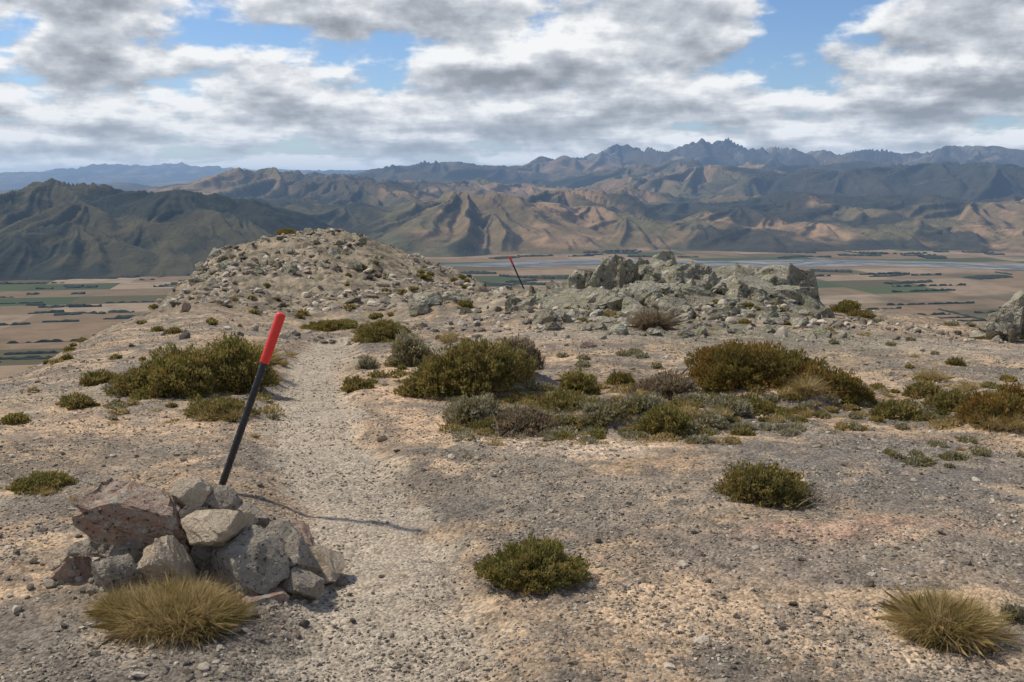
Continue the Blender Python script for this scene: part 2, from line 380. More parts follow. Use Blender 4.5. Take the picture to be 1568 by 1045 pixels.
outcrop('rock_outcrop',[(330,379,402,24,59),(345,375,398,28,60),(320,392,420,20,57),(515,350,368,26,66)],[(300,350,390,440,24,.1,.5),(380,640,360,420,50,.08,.5)],15,m_out)
# ---------- cairn
cx,cy,cz=hit(270,905)
cairn=bpy.data.objects.new('stone_cairn',None);cairn.location=(cx,cy,cz);col.objects.link(cairn)
st=[('red_slab',203,796,200,112,5.3,m_red,.45),('top_stone',292,756,64,48,5.35,m_tan,0),('top_grey',328,772,84,64,5.4,m_grey,0),('upper_slab',348,804,130,60,5.12,m_tan,-.15),
('upper_block',290,804,60,68,5.22,m_grey,.2),('front_block',374,862,138,120,5.02,m_grey,-.1),('pale_block',262,862,92,86,4.93,m_tan,.1),('left_block',182,882,86,86,4.93,m_grey,.2),
('red_block',112,884,82,68,5.1,m_red,.2),('gap_stone',222,842,96,82,5.2,m_grey,0),('right_stone',436,864,118,118,5.2,m_grey,.3),('right_small',462,893,62,56,5.0,m_grey,0),
('pink_flat',392,926,98,40,4.85,m_red,.1),('red_flat',103,920,122,30,4.95,m_red,0),('edge_stone',68,888,42,34,5.2,m_grey,0),('edge_stone_2',86,862,56,34,5.3,m_tan,0),
('back_slab',444,834,112,68,5.5,m_red,-.4),('side_stone',490,866,74,56,5.35,m_tan,.3),('base_stone',300,908,98,60,5.05,m_grey,0),('base_stone_2',225,902,78,60,5.05,m_grey,0),('mid_stone',325,855,78,74,5.2,m_grey,0),('back_stone',390,808,96,74,5.5,m_grey,0),('back_stone_2',250,804,100,84,5.6,m_grey,0),('back_stone_3',340,840,140,110,5.6,m_grey,0),('back_stone_4',148,856,124,78,5.5,m_grey,0),('chip',52,905,30,20,5.0,m_tan,0),('chip_2',145,910,40,30,4.9,m_grey,0)]
for i,(n,px,py,w,h,yd,mt,tl) in enumerate(st):
    r=np.random.default_rng(300+i);v,f=rock(r,5,11,1.,.42,.78,.035)
    W=w*yd/1524/2*1.1;H=h*yd/1524/2*1.12
    v=v*np.array([W,W*r.uniform(.75,1.),H]);ct,s_=math.cos(tl*.5),math.sin(tl*.5)
    v=v@np.array([[ct,0,s_],[0,1,0],[-s_,0,ct]]).T
    s=float(Sx(px,py));p=np.array([s*yd-cx,yd-cy,CAMZ-yd*float(Tpy(py))-cz])
    mkmesh(n,v,f,mt,parent=cairn,loc=p)
r=np.random.default_rng(55)
n=170;x=cx+r.normal(size=n)*.45-.15;y=cy+.1+r.normal(size=n)*.25
scatter('loose_rubble',x,y,r.uniform(.02,.08,n),m_stone,2,.7,10,8)
# ---------- poles
def simplemat(name,c,rough,ns=.1):
    m,t,b,o=newmat(name);g=t.add('ShaderNodeNewGeometry').outputs['Position'];n=t.noise(g,30,5,.7)
    cc=t.mix(t.rng(n,.4,.75,0,ns*4),c,tuple(min(1,q*1.5+.06) for q in c));t.l.new(cc,b.inputs['Base Color']);b.inputs['Roughness'].default_value=rough;b.inputs['Specular IOR Level'].default_value=.4;return m
m_blk=simplemat('black_plastic',(.018,.018,.02),.5);m_redp=simplemat('red_plastic',(.70,.035,.025),.45,.06);m_bolt=simplemat('bolt_steel',(.3,.3,.3),.5)
def tube(prof,seg=28):
    vs=[];
    for rr,z in prof:
        a=np.arange(seg)*2*math.pi/seg;vs.append(np.stack([rr*np.cos(a),rr*np.sin(a),np.full(seg,z)],1))
    v=np.concatenate(vs);f=[]
    for k in range(len(prof)-1):
        for i in range(seg):
            j=(i+1)%seg;f.append([k*seg+i,k*seg+j,(k+1)*seg+j,(k+1)*seg+i])
    return v,np.array(f)
def pole(px0,py0,px1,py1,yd,rad,lean=0.):
    x0=float(Sx(px0,py0))*yd;z0=CAMZ-yd*float(Tpy(py0));y1=yd+lean;x1=float(Sx(px1,py1))*y1;z1=CAMZ-y1*float(Tpy(py1))
    e=bpy.data.objects.new('marker_pole',None);col.objects.link(e)
    d=Vector((x1-x0,y1-yd,z1-z0));Lg=d.length;e.location=(x0,yd,z0);e.rotation_mode='QUATERNION';e.rotation_quaternion=d.to_track_quat('Z','Y')
    v,f=tube([(rad,-.35),(rad,Lg*.8)]);mkmesh('shaft',v,f,m_blk,smooth=True,parent=e)
    R=rad*1.3;a=Lg*.735
    v,f=tube([(rad*.9,a+.004),(R*.97,a),(R,a+.006),(R,Lg-.02),(R*.93,Lg-.006),(R*.75,Lg),(.0001,Lg+.001)]);mkmesh('red_sleeve',v,f,m_redp,smooth=True,parent=e)
    parts=[]
    for k in range(13):
        z=.1+k*(a-.14)/12
        for az in (-2.0,-.9,2.2):
            v,f=tube([(rad*.17,0),(rad*.17,.002),(.0001,.003)],10)
            v=v@np.array([[0,0,1],[0,1,0],[-1,0,0]]).T
            v=v+np.array([rad,0,0]);c_,s_=math.cos(az),math.sin(az);v=v@np.array([[c_,-s_,0],[s_,c_,0],[0,0,1]]).T;v[:,2]+=z;parts.append((v,f))
    v,f=gather(parts);mkmesh('rivets',v,f,m_bolt,parent=e)
    return e
bx,by,bz=hit(335,757)
pole(335,757,431,480,by,.025)
pole(801,440,780,393,44,.035)
# ---------- plants
def lumpf(dx,dy,dz,sd):
    return .72+.6*(fbm(dx*2.2+sd%9,dy*2.2+dz*2,3,sd%50)-.35)
def leafcloud(r,n,w,h,dy,k,seed,fat=1.):
    th=r.uniform(0,6.283,n);u=r.uniform(0,1,n)**1.15;dz=u;dr=np.sqrt(1-u*u)
    dx=np.cos(th)*dr;dyy=np.sin(th)*dr
    lump=lumpf(dx,dyy,dz,seed)+.5*(fbm(dx*7+seed%9,dyy*7+dz*5,2,seed%50+9)-.5)
    rr=lump*(1-.25*r.uniform(0,1,n)**1.6)
    c0=np.stack([dx*rr*w,dyy*rr*w*dy,dz*rr*h],1)
    d=np.stack([dx*.7,dyy*.7,dz*.8+.7],1)+r.normal(size=(n,3))*.5;d/=np.linalg.norm(d,axis=1)[:,None]
    ln=k*r.uniform(.6,1.8,n);sd=np.cross(d,r.normal(size=(n,3)));sd/=np.linalg.norm(sd,axis=1)[:,None]
    wd=(ln*.19*fat)[:,None]
    a=c0-sd*wd*.5;b_=c0+sd*wd*.5;m1=c0+d*ln[:,None]*.55+sd*wd;m2=c0+d*ln[:,None]*.55-sd*wd;tp=c0+d*ln[:,None]
    return np.stack([a,b_,m1,tp,m2],1).reshape(-1,3),(np.arange(n)*5)[:,None]+np.arange(5)[None]
def shrub(name,px,py,wpx,hpx,kind='olive',dens=1.,leaf=1.,dy=.8,seed=None):
    x,y,z=hit(px,py);w=wpx*y/1546/2;h=hpx*y/1546*.8;seed=int(px*7+py) if seed is None else seed
    r=np.random.default_rng(seed);k=max(.014,min(.032,.0026*y))*leaf
    n=max(int(min(26000,dens*8.*(w*w*dy+w*h*1.4)/(k*k*.5))),700)
    V,Fc=leafcloud(r,n,w,h,dy,k,seed)
    me=mkmesh(name,V,Fc,L[kind],loc=(x,y+w*dy*.45,z-.02))
    iv,jf=ICO[3];dirs=iv/np.linalg.norm(iv,axis=1)[:,None]
    lp=lumpf(dirs[:,0],dirs[:,1],np.abs(dirs[:,2]),seed)
    cv=dirs*lp[:,None]*.76*np.array([w,w*dy,h])
    mkmesh('woody_core',cv,jf,m_core,parent=me)
    return me
m_core,t,b,o=newmat('twig_core');g=t.add('ShaderNodeNewGeometry').outputs['Position']
t.l.new(t.ramp(t.noise(g,40,4,.8),[(.35,(.03,.026,.012)),(.7,(.10,.08,.04))]),b.inputs['Base Color'])
def tuss_geo(r,n,w,h,dy,fl=1.,thin=1.):
    nc=max(3,int(n/350));ca=r.uniform(0,6.283,nc);cq=np.sqrt(r.uniform(0,1,nc))*.75;ch=r.uniform(.7,1.1,nc)*(1-.3*cq)
    k=r.integers(0,nc,n)
    th=r.uniform(0,6.283,n);q=np.sqrt(r.uniform(0,1,n))
    root=np.stack([np.cos(ca[k])*cq[k]*w*.7+np.cos(th)*q*w*.16,(np.sin(ca[k])*cq[k]*w*.7+np.sin(th)*q*w*.16)*dy,np.zeros(n)-.01],1)
    tilt=q*.5*fl+np.abs(r.normal(size=n))*.35
    d=np.stack([np.cos(th)*np.sin(tilt)+np.cos(ca[k])*cq[k]*.18,np.sin(th)*np.sin(tilt)+np.sin(ca[k])*cq[k]*.18,np.cos(tilt)],1)+r.normal(size=(n,3))*.26
    d/=np.linalg.norm(d,axis=1)[:,None]
    ln=h*ch[k]*r.uniform(.35,1.05,n)
    sd=np.cross(d,np.array([0,0,1.])+r.normal(size=(n,3))*.5);sd/=np.linalg.norm(sd,axis=1)[:,None]
    wd=(thin*np.maximum(.0009,h*.0058)*r.uniform(.6,1.4,n))[:,None]
    mid=root+d*ln[:,None]*.55;drop=np.stack([np.cos(th)*.3*q,np.sin(th)*.3*q,-.22*q],1)+r.normal(size=(n,3))*.16
    tip=root+(d+drop)*ln[:,None]
    V=np.stack([root-sd*wd,root+sd*wd,mid+sd*wd*.8,tip,mid-sd*wd*.8],1).reshape(-1,3)
    return V,(np.arange(n)*5)[:,None]+np.arange(5)[None]
def tuss(name,px,py,wpx,hpx,kind='straw',n=1800,dy=.8,fl=1.):
    x,y,z=hit(px,py);w=wpx*y/1546/2;h=hpx*y/1546
    r=np.random.default_rng(int(px*3+py));V,Fc=tuss_geo(r,n*2,w*1.15,h,dy,fl)
    return mkmesh(name,V,Fc,L[kind],loc=(x,y+w*dy*.4,z))
S=[(265,604,170,90,'green'),(350,596,130,100,'green'),(210,606,90,54,'olive'),(330,640,120,36,'olive'),(115,625,60,24,'olive'),(150,590,70,24,'olive'),(55,752,110,26,'olive'),(20,650,44,20,'green'),(100,552,20,12,'olive'),
(815,893,185,70,'green'),(1180,770,150,78,'olive'),(1500,1003,80,30,'brown'),(1556,955,44,44,'grey'),
(735,598,175,100,'olive'),(680,604,130,70,'green'),(625,560,82,62,'grey'),(790,566,84,60,'brown'),(585,522,100,38,'olive'),(560,565,36,24,'grey'),(545,598,54,24,'olive'),(640,606,70,32,'olive'),
(725,650,90,56,'grey'),(800,668,130,50,'brown'),(755,665,80,30,'olive'),(885,606,70,48,'green'),(870,630,100,34,'olive'),(930,640,90,30,'grey'),(950,590,50,26,'olive'),(1025,668,90,56,'green'),(1025,612,110,46,'brown'),(985,630,70,34,'grey'),
(1150,592,200,84,'orange'),(1225,598,140,68,'orange'),(1290,612,100,54,'orange'),(1110,632,90,32,'grey'),(1090,655,60,24,'grey'),(1160,636,100,28,'olive'),(1375,640,90,30,'olive'),(1425,608,70,24,'olive'),(1530,645,120,56,'orange'),(1465,628,80,34,'olive'),(1560,624,70,48,'orange'),
(1300,478,52,22,'green'),(1320,486,40,14,'olive'),(1410,712,60,14,'grey'),(1465,705,50,14,'grey'),(1075,680,50,16,'grey'),(1140,668,40,14,'olive'),
(505,508,90,20,'green'),(265,512,30,12,'olive'),(437,358,34,9,'green'),(555,415,14,9,'olive'),(712,472,30,14,'green'),(485,895,40,32,'olive'),(240,508,20,10,'green'),(1465,560,30,14,'olive')]
for i,(px,py,w,h,k) in enumerate(S): shrub({'grey':'mat_daisy_shrub','orange':'bronze_shrub','brown':'twiggy_shrub'}.get(k,'low_shrub'),px,py,w*1.08,h*1.08,k)
Tt=[(255,966,230,88,'straw',9000),(190,945,120,60,'straw',2500),(335,955,90,54,'straw',2000),(300,960,90,50,'olive',1500),(1455,978,150,90,'straw',7000),(1430,985,80,50,'olive',1500),(370,565,90,60,'straw',2500),(340,560,80,54,'straw',1800),(395,545,50,34,'straw',900),(290,570,130,50,'straw',1600),(330,645,110,34,'straw',1500),(118,768,36,14,'straw',300),(70,758,60,18,'straw',500),(385,670,30,10,'straw',200),(420,585,40,14,'straw',400),(120,615,50,20,'straw',500),(430,560,40,20,'straw',500),
(1240,606,60,44,'straw',1100),(1000,505,60,50,'brown',1200),(1025,600,100,44,'brown',1200),(1240,640,50,20,'straw',500),(890,590,70,38,'straw',900),(720,702,44,10,'straw',250),(960,718,30,8,'straw',200),(1405,548,24,9,'straw',200),(1325,515,40,11,'straw',300),
(1435,585,60,32,'straw',700),(1540,660,90,44,'straw',1200),(1500,650,60,34,'straw',700),(1100,640,60,28,'straw',500),(1480,600,70,28,'straw',500),(1470,690,30,14,'straw',200),(1258,682,26,8,'straw',150),(790,545,70,38,'brown',800),(650,500,40,10,'straw',200),(480,505,40,16,'straw',200),(1350,920,20,6,'straw',100),(440,545,30,16,'straw',200),(700,524,70,26,'straw',600),(560,525,60,20,'straw',400),(690,565,70,30,'straw',600),(820,640,70,26,'straw',500),(900,655,60,22,'straw',400),(1050,640,60,26,'straw',500)]
for px,py,w,h,k,n in Tt: tuss('tussock_grass',px,py,w,h,k,n)
def mass(name,polys,seed,kind,grass=.5):
    r=np.random.default_rng(seed);parts=[]
    for x0,x1,y0,y1,n,wp in polys:
        for i in range(n):
            px,py=r.uniform(x0,x1),r.uniform(y0,y1);x,y,z=hit(px,py)
            w=wp*r.uniform(.4,1.4)*y/1546/2
            if r.uniform()<grass: V,Fc=tuss_geo(r,int(60+90*min(1,wp/20)),w*1.5,w*r.uniform(.5,.9),1.,1.5,2.2)
            else: V,Fc=leafcloud(r,int(120+180*min(1,wp/25)),w*1.15,w*r.uniform(.3,.7),1.,max(.014,.0022*y),int(r.integers(900)),1.3)
            parts.append((V+np.array([x,y,z]),Fc))
    v,f=gather(parts);return mkmesh(name,v,f,L[kind])
mass('ground_cover_plants',[(690,1130,595,678,140,32),(1130,1350,600,665,40,26),(1350,1568,600,720,30,22),(150,420,580,650,20,24),(1180,1568,490,560,14,14),(820,1100,530,570,16,16)],71,'grey',.3)
mass('ground_cover_herbs',[(690,1130,595,672,80,28),(1130,1350,590,650,30,26),(1350,1568,560,660,20,20),(150,420,600,650,12,30),(540,640,560,600,8,24)],72,'green',.3)
mass('dry_ground_cover',[(690,1130,590,685,170,32),(1130,1568,590,660,60,26),(150,420,590,650,30,30)],75,'straw',.7)
mass('hillside_scrub',[(580,740,410,450,14,9),(360,600,400,450,7,6),(200,620,455,500,14,12),(60,330,490,600,12,13),(850,1250,450,500,40,12)],73,'olive',.2)
mass('hillside_tussock',[(400,740,380,460,22,7),(200,620,450,510,26,12),(0,330,500,640,24,13),(850,1280,480,520,30,18)],74,'straw',.9)
def sticks(name,px,py,w,n,seed):
    x,y,z=hit(px,py);r=np.random.default_rng(seed);parts=[]
    for i in range(n):
        a=r.uniform(0,6.28);L_=w*r.uniform(.3,.8);tz=r.uniform(.1,.6);p=np.array([r.normal()*w*.25,r.normal()*w*.15,.0]);d=np.array([math.cos(a),math.sin(a),tz])
        rad=.005;V=[];
        for k in range(5):
            c_=p+d*L_*k/4+r.normal(size=3)*.012;q=rad*(1-k/5)
            V+= [c_+np.array([q,0,0]),c_+np.array([-q*.5,q*.87,0]),c_+np.array([-q*.5,-q*.87,0])]
        Fc=[[k*3+j,k*3+(j+1)%3,k*3+3+(j+1)%3,k*3+3+j] for k in range(4) for j in range(3)]
        parts.append((np.array(V),np.array(Fc)))
    v,f=gather(parts);return mkmesh(name,v,f,m_grey,loc=(x,y,z))
sticks('dead_branches',1220,768,.4,50,5);sticks('dead_branches',770,670,.5,40,6);sticks('dead_branches',1500,1008,.18,20,7)
# ---------- distance: plain
mp,t,b,o=newmat('farmland')
g=t.add('ShaderNodeNewGeometry').outputs['Position']
mp_=t.add('ShaderNodeMapping',{'Vector':g,'Rotation':(0,0,.18)},vector_type='TEXTURE').outputs[0]
sx=t.add('ShaderNodeSeparateXYZ',{0:mp_})
row=t.m('FLOOR',t.m('MULTIPLY',sx.outputs[1],1/300.))
off=t.m('MULTIPLY',t.m('SINE',t.m('MULTIPLY',row,12.7)),400.)
cl=t.m('FLOOR',t.m('MULTIPLY',t.m('ADD',sx.outputs[0],off),1/430.))
cv=t.add('ShaderNodeCombineXYZ',{0:cl,1:row}).outputs[0]
wn=t.add('ShaderNodeTexWhiteNoise',{'Vector':cv}).outputs['Value']
fc=t.ramp(wn,[(0,(.24,.165,.10)),(.2,(.29,.21,.135)),(.34,(.14,.105,.06)),(.46,(.085,.105,.045)),(.54,(.21,.15,.09)),(.68,(.11,.095,.05)),(.78,(.32,.24,.16)),(.94,(.07,.09,.042))])
fc.node.color_ramp.interpolation='CONSTANT'
n=t.noise(g,.0009,5,.6);fc=t.mix(t.rng(n,.53,.62,0,.7),fc,(.085,.078,.045))
n=t.noise(g,.01,5,.6);fc=t.mix(t.rng(n,.4,.7,0,.4),fc,(.10,.083,.05))
sea=t.rng(t.add('ShaderNodeSeparateXYZ',{0:g}).outputs[1],30000,34000)
fc=t.mix(sea,fc,(.04,.09,.13))
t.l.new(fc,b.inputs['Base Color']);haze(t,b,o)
b.inputs['Specular IOR Level'].default_value=0.;b.inputs['Roughness'].default_value=1.
s_=np.linspace(-2.5,2.5,60);y_=np.exp(np.linspace(math.log(500),math.log(300000),60));Y,Sg=np.meshgrid(y_,s_,indexing='ij')
mkmesh('valley_plain',np.stack([Sg*Y,Y,np.full_like(Y,PLAIN)],-1).reshape(-1,3),gridfaces(60,60),mp)
def flatmat(name,c1,c2,sc,rough=.9):
    m,t,b,o=newmat(name);g=t.add('ShaderNodeNewGeometry').outputs['Position'];t.l.new(t.ramp(t.noise(g,sc,6,.6),[(.35,c1),(.65,c2)]),b.inputs['Base Color']);b.inputs['Roughness'].default_value=rough;b.inputs['Specular IOR Level'].default_value=.03;haze(t,b,o);return m
m_bed=flatmat('river_gravel',(.17,.155,.13),(.30,.275,.235),.006);m_wat=flatmat('river_water',(.12,.15,.17),(.18,.21,.23),.004,.9)
def ribbon(xs,yc,wd,z):
    V=[];n=len(xs)
    for x,yv,w in zip(xs,yc,wd): V+=[(x,yv-w/2,z),(x,yv+w/2,z)]
    return np.array(V),np.array([[2*i,2*i+2,2*i+3,2*i+1] for i in range(n-1)])
xs=np.linspace(-700,7500,500)
yc=6500+120*np.sin(xs/900)+(-xs)*.02+60*np.sin(xs/300)
wd=(180+400*fbm(xs/600,xs*0+3,3,4))*ss(-700,200,xs)+30
riv=bpy.data.objects.new('braided_river',None);col.objects.link(riv)
v,f=ribbon(xs,yc,wd,PLAIN+1.5);mkmesh('gravel_bed',v,f,m_bed,parent=riv)
for k in range(4):
    y2=yc+(fbm(xs/350,xs*0+k*9.,3,k+60)-.5)*wd*1.3;v,f=ribbon(xs,y2,20+60*fbm(xs/200,xs*0+k,2,k+80),PLAIN+2.5+k*.4);mkmesh('channel_%d'%(k+1),v,f,m_wat,parent=riv)
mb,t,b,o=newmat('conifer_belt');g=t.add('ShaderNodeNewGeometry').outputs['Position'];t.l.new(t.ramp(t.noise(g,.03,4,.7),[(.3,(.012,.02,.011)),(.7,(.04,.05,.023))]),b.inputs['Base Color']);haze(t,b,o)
r=np.random.default_rng(21);parts=[]
def belt(x0,y0,ang,Ln,wd,ht):
    n=max(6,int(Ln/14));u=np.linspace(0,Ln,n);ca,sa=math.cos(ang),math.sin(ang)
    hs=ht*r.uniform(.6,1.25,n)*(r.uniform(0,1,n)>.12)
    pr=[(-.5,0.),(-.45,.55),(-.1,1.),(.2,.95),(.45,.5),(.5,0.)];V=[]
    for i in range(n):
        for a,hz in pr:
            w=a*wd*r.uniform(.7,1.3);V.append((x0+u[i]*ca-w*sa,y0+u[i]*sa+w*ca,PLAIN+hz*hs[i]*r.uniform(.85,1.15)))
    m=len(pr);Fc=[[i*m+j,(i+1)*m+j,(i+1)*m+j+1,i*m+j+1] for i in range(n-1) for j in range(m-1)]
    parts.append((np.array(V),np.array(Fc)))
for i in range(220):
    yv=math.exp(r.uniform(math.log(3000),math.log(8500)));xv=r.uniform(-.75,.75)*yv
    if abs(yv-6500)<420 and xv>-700: continue
    a=.18+(math.pi/2 if r.uniform()<.25 else 0)+r.normal()*.03
    belt(xv,yv,a,r.uniform(100,480),r.uniform(8,18),r.uniform(5,11))
for i in range(130):
    yv=r.uniform(5300,7600);xv=r.uniform(-.7,.7)*yv
    if abs(yv-6500)<380 and xv>-700: continue
    belt(xv,yv,.1+r.normal()*.3,r.uniform(60,300),r.uniform(30,120),10)
for i in range(90):
    yv=r.uniform(3800,6200);xv=-r.uniform(.15,.62)*yv
    belt(xv,yv,.18+r.normal()*.2,r.uniform(40,160),r.uniform(20,60),9)
v,f=gather(parts);mkmesh('shelterbelt_trees',v,f,mb)
# ---------- mountains
mm,t,b,o=newmat('tussock_mountains');g=t.add('ShaderNodeNewGeometry').outputs['Position']
vc=t.add('ShaderNodeAttribute',attribute_name='Col').outputs['Color'];nn=t.noise(g,.005,6,.72)
k=t.rng(nn,.25,.75,.5,1.5,False);t.l.new(t.mix(1.,vc,t.add('ShaderNodeCombineColor',{0:k,1:k,2:k}).outputs[0],'MULTIPLY'),b.inputs['Base Color']);bump(t,b,nn,.6,70.)
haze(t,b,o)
PK=[(880,248,21,2.6),(915,244,22,2.6),(960,232,22,2.8),(1003,235,22,2.8),(1050,245,22,2.8),(1108,224,22,3.),(1150,241,22,2.6),(1190,233,22,2.8),(1235,242,22,2.6),(1285,246,23,2.6),(1318,238,22,2.8),(1365,247,22,2.6),(1405,243,22,2.6),(1465,232,21,3.),(1510,243,21,2.6),(1568,248,21,3),(1650,238,21,3),(1750,248,20,3),
(840,256,20,2.6),(790,260,19,2.6),(740,258,20,2.6),(690,256,20,2.6),(640,262,19,2.6),(600,269,18,2.4),
(960,256,17,1.9),(1040,252,17,2.1),(1150,256,17,2.1),(1250,256,17,2.1),(1350,252,17,2.1),
(1000,276,14.5,1.7),(1090,262,15,2.0),(1200,272,14,1.8),(1290,266,14,1.8),(1380,260,14,1.9),(1440,252,14,2.0),(1520,262,13,1.9),(1600,266,13,1.9),
(950,290,12,1.4),(1050,304,11,1.3),(1130,320,9.6,1.05),(1200,298,11,1.5),(1290,312,10.2,1.3),(1390,302,10.5,1.45),(1480,308,10,1.4),(1568,302,10.5,1.5),(1330,346,8.6,.8),(1450,346,8.6,.8),(1230,338,8.9,.95),(1060,338,8.8,.8),(1560,352,8.4,.8),(1390,334,9.,1.),(1150,350,8.4,.7),
(850,294,10.5,1.35),(900,320,9.3,1.0),(712,300,9.0,1.35),(655,328,8.6,.85),(760,328,8.5,.85),(600,346,8.3,.75),(830,342,8.4,.75),(800,310,10.,1.2),(960,334,8.8,.85),
(425,264,13.5,2.),(480,272,13.,1.8),(370,280,13,1.6),(530,280,12.,1.6),(570,288,11.5,1.5),(640,280,13,1.7),(700,280,14,1.8),(780,282,14,1.8),(320,288,13,1.5),(450,304,10.,1.4),(520,314,9.5,1.2),(390,312,10,1.2),
(110,290,7.6,1.4),(40,310,7.4,1.2),(175,314,7.2,1.),(272,305,7.4,1.2),(330,322,7.2,1.),(380,341,7.,.8),(-40,300,7.6,1.4),(-150,305,8,1.5),(20,358,6.2,.6),(230,342,6.6,.75),(120,346,6.5,.75),
(250,254,42,6),(200,262,40,6),(300,259,42,6),(370,262,41,6),(120,266,38,6),(40,268,38,6),(560,264,38,6),(480,264,36,6),(180,282,22,2),(90,286,20,1.6),(230,286,20,1.6),(310,282,24,2.)]
r=np.random.default_rng(77)
for i in range(70):
    d=r.uniform(9,19);px=r.uniform(560,1640) if r.uniform()<.8 else r.uniform(300,560)
    base=np.interp(d,[9,12,16,19],[348,314,281,266]);PK.append((px,base+r.uniform(-6,14),d,.45+.075*d))
ms=np.linspace(-.72,.72,1200);my=np.exp(np.linspace(math.log(5200),math.log(47000),600))
MY,MS=np.meshgrid(my,ms,indexing='ij');MX=MS*MY;kx,ky=MX/1000,MY/1000
wx=(fbm(kx*.7,ky*.7,5,91)-.5);wy=(fbm(kx*.7+40,ky*.7,5,92)-.5)
wxs=(fbm(kx*.5,ky*.5,2,91,.4)-.5);wys=(fbm(kx*.5+40,ky*.5,2,92,.4)-.5)
hk=np.zeros_like(kx)
for pi_,(px,py,d,R) in enumerate(PK):
    x=float(Sx(px,py))*d;H=(CAMZ-d*1000*float(Tpy(py))-PLAIN)/1000;R=R*1.1
    i0,i1=np.searchsorted(my,[(d-R*1.6)*1000,(d+R*1.6)*1000]);sl_=slice(max(i0,0),i1)
    if i1<=i0: continue
    j=np.nonzero((np.abs(ms*d-x)<R*2.6))[0]
    if len(j)==0: continue
    sl2=slice(j[0],j[-1]+1)
    X=kx[sl_,sl2];Y=ky[sl_,sl2];a_=min(1.,R/2.6)
    WX,WY=(wxs,wys) if d>12.4 else (wx,wy)
    dx=X+WX[sl_,sl2]*a_-x;dy=(Y+WY[sl_,sl2]*a_-d)*.85
    rr=np.hypot(dx,dy);rs=np.sqrt(rr*rr+(.08*R)**2)-.08*R;th=np.arctan2(dy,dx);q=np.clip(1-rs/R,0,1)
    sp_=rsoft(np.cos(th)*2.1+pi_*3.7+rr/R*.5,np.sin(th)*2.1+pi_,3 if d<12.4 else 2,120,.5)
    hh_=H*(q**1.05+.85*(sp_-.55)*np.clip(4*q*(1-q),0,1)**.8)
    hk[sl_,sl2]=np.maximum(hk[sl_,sl2],hh_)
fr=ss(12,16,ky)
rd2=rsoft(kx*1.1+wx*1.4,ky*1.1+wy*1.2,5,96,.5)*(1-fr)+rsoft(kx*.8+wxs*1.2,ky*.8+wys*1.2,3,196,.42)*fr
rd3=rsoft(kx*3.2+wx*3,ky*3.2+wy*2,4,106,.5)
hk=hk*(.65+.52*rd2+(.13-.12*fr)*rd3+.07*fr)
MZ=PLAIN+hk*1000-8
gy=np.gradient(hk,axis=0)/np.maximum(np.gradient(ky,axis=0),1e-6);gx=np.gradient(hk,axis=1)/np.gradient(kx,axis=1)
sv=ss(.44,.50,fbm(kx*.4+11,ky*.35,6,97,.6))  # mask for dark scrub patches that stand in for cloud shadow
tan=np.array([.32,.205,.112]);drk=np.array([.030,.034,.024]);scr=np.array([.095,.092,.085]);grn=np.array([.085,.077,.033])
def B(c,m,k): return c*(1-m[...,None])+k*m[...,None]
rt=ss(-4,2,kx)
c=np.zeros(kx.shape+(3,))+tan
c=B(c,.75*(1-ss(.40,.66,rd2)),grn);c=B(c,.65*ss(.47,.56,fbm(kx*1.3+5,ky*1.1,5,197,.6)),np.array([.13,.105,.05]))
c=B(c,.6*ss(.52,.60,fbm(kx*.9+15,ky*.8,5,297,.6)),np.array([.085,.09,.04]))
c=B(c,(.88*rt+.6*(1-rt))*sv,drk);c=B(c,.75*ss(.10,.45,-gx),drk)  # cloud shadow patches, then shade on right-facing slopes, painted into the colour
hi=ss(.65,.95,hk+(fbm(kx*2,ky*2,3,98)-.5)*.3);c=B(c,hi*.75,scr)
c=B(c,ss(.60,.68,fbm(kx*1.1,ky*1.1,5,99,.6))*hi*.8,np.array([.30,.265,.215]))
lf=(1-ss(-1.3,-.9,kx))*(1-ss(9.5,10.5,ky))
c=B(c,lf*.97,B(np.zeros(kx.shape+(3,))+np.array([.020,.025,.012]),ss(.52,.62,fbm(kx*1.5,ky*1.5,5,101)),np.array([.07,.06,.025])))  # left hills: dark forest tone with cloud shadow painted in
f=gridfaces(len(my),len(ms));up=(hk*1000>9).ravel();f=f[up[f].any(1)]
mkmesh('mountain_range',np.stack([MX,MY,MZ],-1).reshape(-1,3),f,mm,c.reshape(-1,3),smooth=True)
# ---------- light
el=math.radians(53);aa=.40
sd=Vector((-math.cos(el)*math.cos(aa),math.cos(el)*math.sin(aa),math.sin(el)))
su=bpy.data.lights.new('sun','SUN');su.energy=3.8;su.angle=math.radians(2.5);su.color=(1,.93,.81)
so_=bpy.data.objects.new('sun',su);so_.rotation_mode='QUATERNION';so_.rotation_quaternion=sd.to_track_quat('Z','Y');so_.location=(0,0,50);col.objects.link(so_)
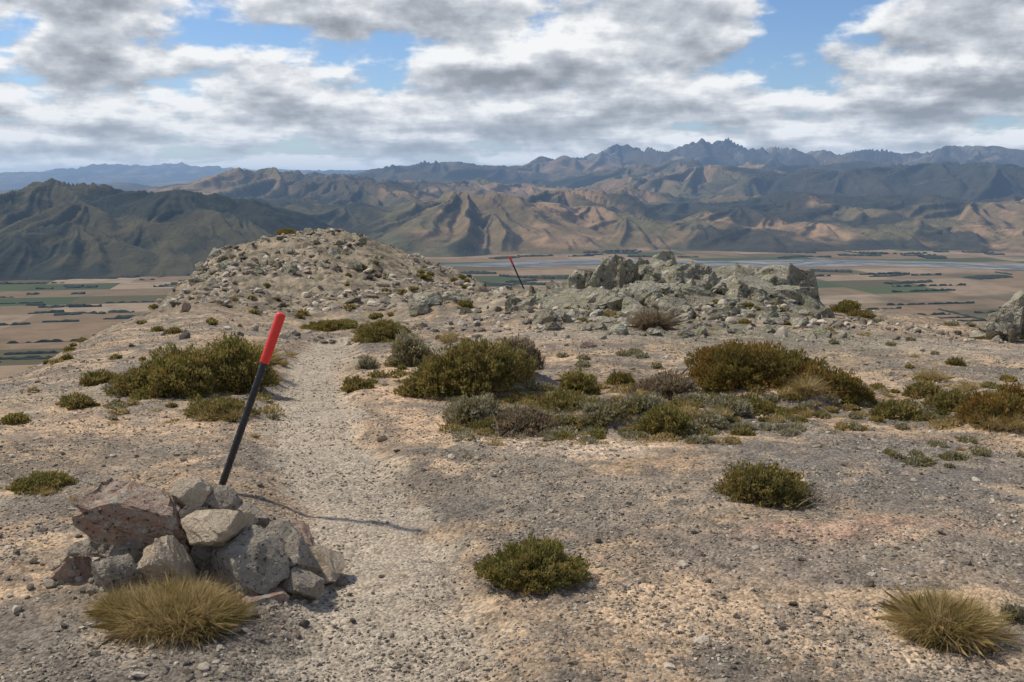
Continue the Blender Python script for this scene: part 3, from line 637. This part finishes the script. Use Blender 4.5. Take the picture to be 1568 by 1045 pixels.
# ---------- sky
w=bpy.data.worlds.new('World');bpy.context.scene.world=w;w.use_nodes=True;w.node_tree.nodes.clear();t=NT(w.node_tree)
sky=t.add('ShaderNodeTexSky',sky_type='NISHITA',sun_disc=False,sun_elevation=el,sun_rotation=math.atan2(sd.x,sd.y),altitude=1000.)
skc=t.mix(1.,sky.outputs[0],(.72,.88,1.12),'MULTIPLY')
bg1=t.add('ShaderNodeBackground',{'Color':skc,'Strength':.105})
gen=t.add('ShaderNodeTexCoord').outputs['Generated'];sp=t.add('ShaderNodeSeparateXYZ',{0:gen});X,Y,Z=sp.outputs
zp=t.m('MAXIMUM',Z,0.)
def dens(dz):
    wv=t.m('ADD',zp,.15+dz)
    v=t.add('ShaderNodeCombineXYZ',{0:t.m('DIVIDE',X,wv),1:t.m('MULTIPLY',t.m('DIVIDE',Y,wv),1.),2:t.m('MULTIPLY',zp,3.)}).outputs[0]
    a=t.noise(v,1.25,5,.52)
    v2=t.add('ShaderNodeCombineXYZ',{0:X,1:Y,2:t.m('MULTIPLY',t.m('ADD',zp,dz),1.6)}).outputs[0]
    b_=t.noise(v2,14.,5,.55)
    return t.m('ADD',t.m('MULTIPLY',a,.58),t.m('MULTIPLY',b_,.42))
d1=dens(0.);d2=dens(.012)
az=t.m('DIVIDE',X,t.m('MAXIMUM',Y,.05))
def gs(a,e,sa,se,k):
    q=t.m('ADD',t.m('POWER',t.m('ABSOLUTE',t.m('DIVIDE',t.m('SUBTRACT',az,a),sa)),2.),t.m('POWER',t.m('ABSOLUTE',t.m('DIVIDE',t.m('SUBTRACT',Z,e),se)),2.))
    return t.m('MULTIPLY',t.m('EXPONENT',t.m('MULTIPLY',q,-1.)),k)
cov=d1
for a,e,sa,se,k in [(.30,.125,.06,.018,-.11),(.31,.165,.07,.028,-.16),(-.45,.125,.05,.012,-.05),(-.29,.13,.03,.02,-.04),(.04,.125,.08,.01,-.04),(-.35,.10,.16,.03,.06),(.1,.15,.12,.03,.08),(-.1,.16,.14,.03,.08),(.47,.11,.07,.04,.07),(-.45,.16,.12,.02,.08),(0,.055,.9,.03,.045)]:
    cov=t.m('ADD',cov,gs(a,e,sa,se,k))
cov=t.m('SUBTRACT',cov,t.rng(Z,.2,.6,0,.1))
al=t.rng(cov,.42,.50)
em=t.m('MULTIPLY',t.m('SUBTRACT',d1,d2),6.0)
thick=t.rng(cov,.47,.65,0,.46)
lum=t.m('SUBTRACT',t.m('ADD',.78,em),thick,clamp=True)
cc=t.ramp(lum,[(0,(.27,.30,.35)),(.35,(.40,.435,.49)),(.65,(.59,.625,.68)),(1,(.92,.935,.95))])
bg2=t.add('ShaderNodeBackground',{'Color':cc,'Strength':1.})
mx=t.add('ShaderNodeMixShader',{0:al});t.l.new(bg1.outputs[0],mx.inputs[1]);t.l.new(bg2.outputs[0],mx.inputs[2])
hz=t.m('MULTIPLY',t.m('EXPONENT',t.m('MULTIPLY',zp,-32.)),.88)
bg3=t.add('ShaderNodeBackground',{'Color':(.42,.55,.74,1),'Strength':1.})
mx2=t.add('ShaderNodeMixShader',{0:hz});t.l.new(mx.outputs[0],mx2.inputs[1]);t.l.new(bg3.outputs[0],mx2.inputs[2])
wo=t.add('ShaderNodeOutputWorld');t.l.new(mx2.outputs[0],wo.inputs[0])
# ---------- camera
cd=bpy.data.cameras.new('camera');cd.sensor_width=36;cd.lens=F*36/1568;cd.clip_start=.1;cd.clip_end=600000
co=bpy.data.objects.new('camera',cd);co.location=(0,0,CAMZ);co.rotation_euler=(math.pi/2-P,0,0);col.objects.link(co)
sc=bpy.context.scene;sc.camera=co;sc.view_settings.view_transform='Standard';sc.view_settings.look='None';sc.view_settings.exposure=0
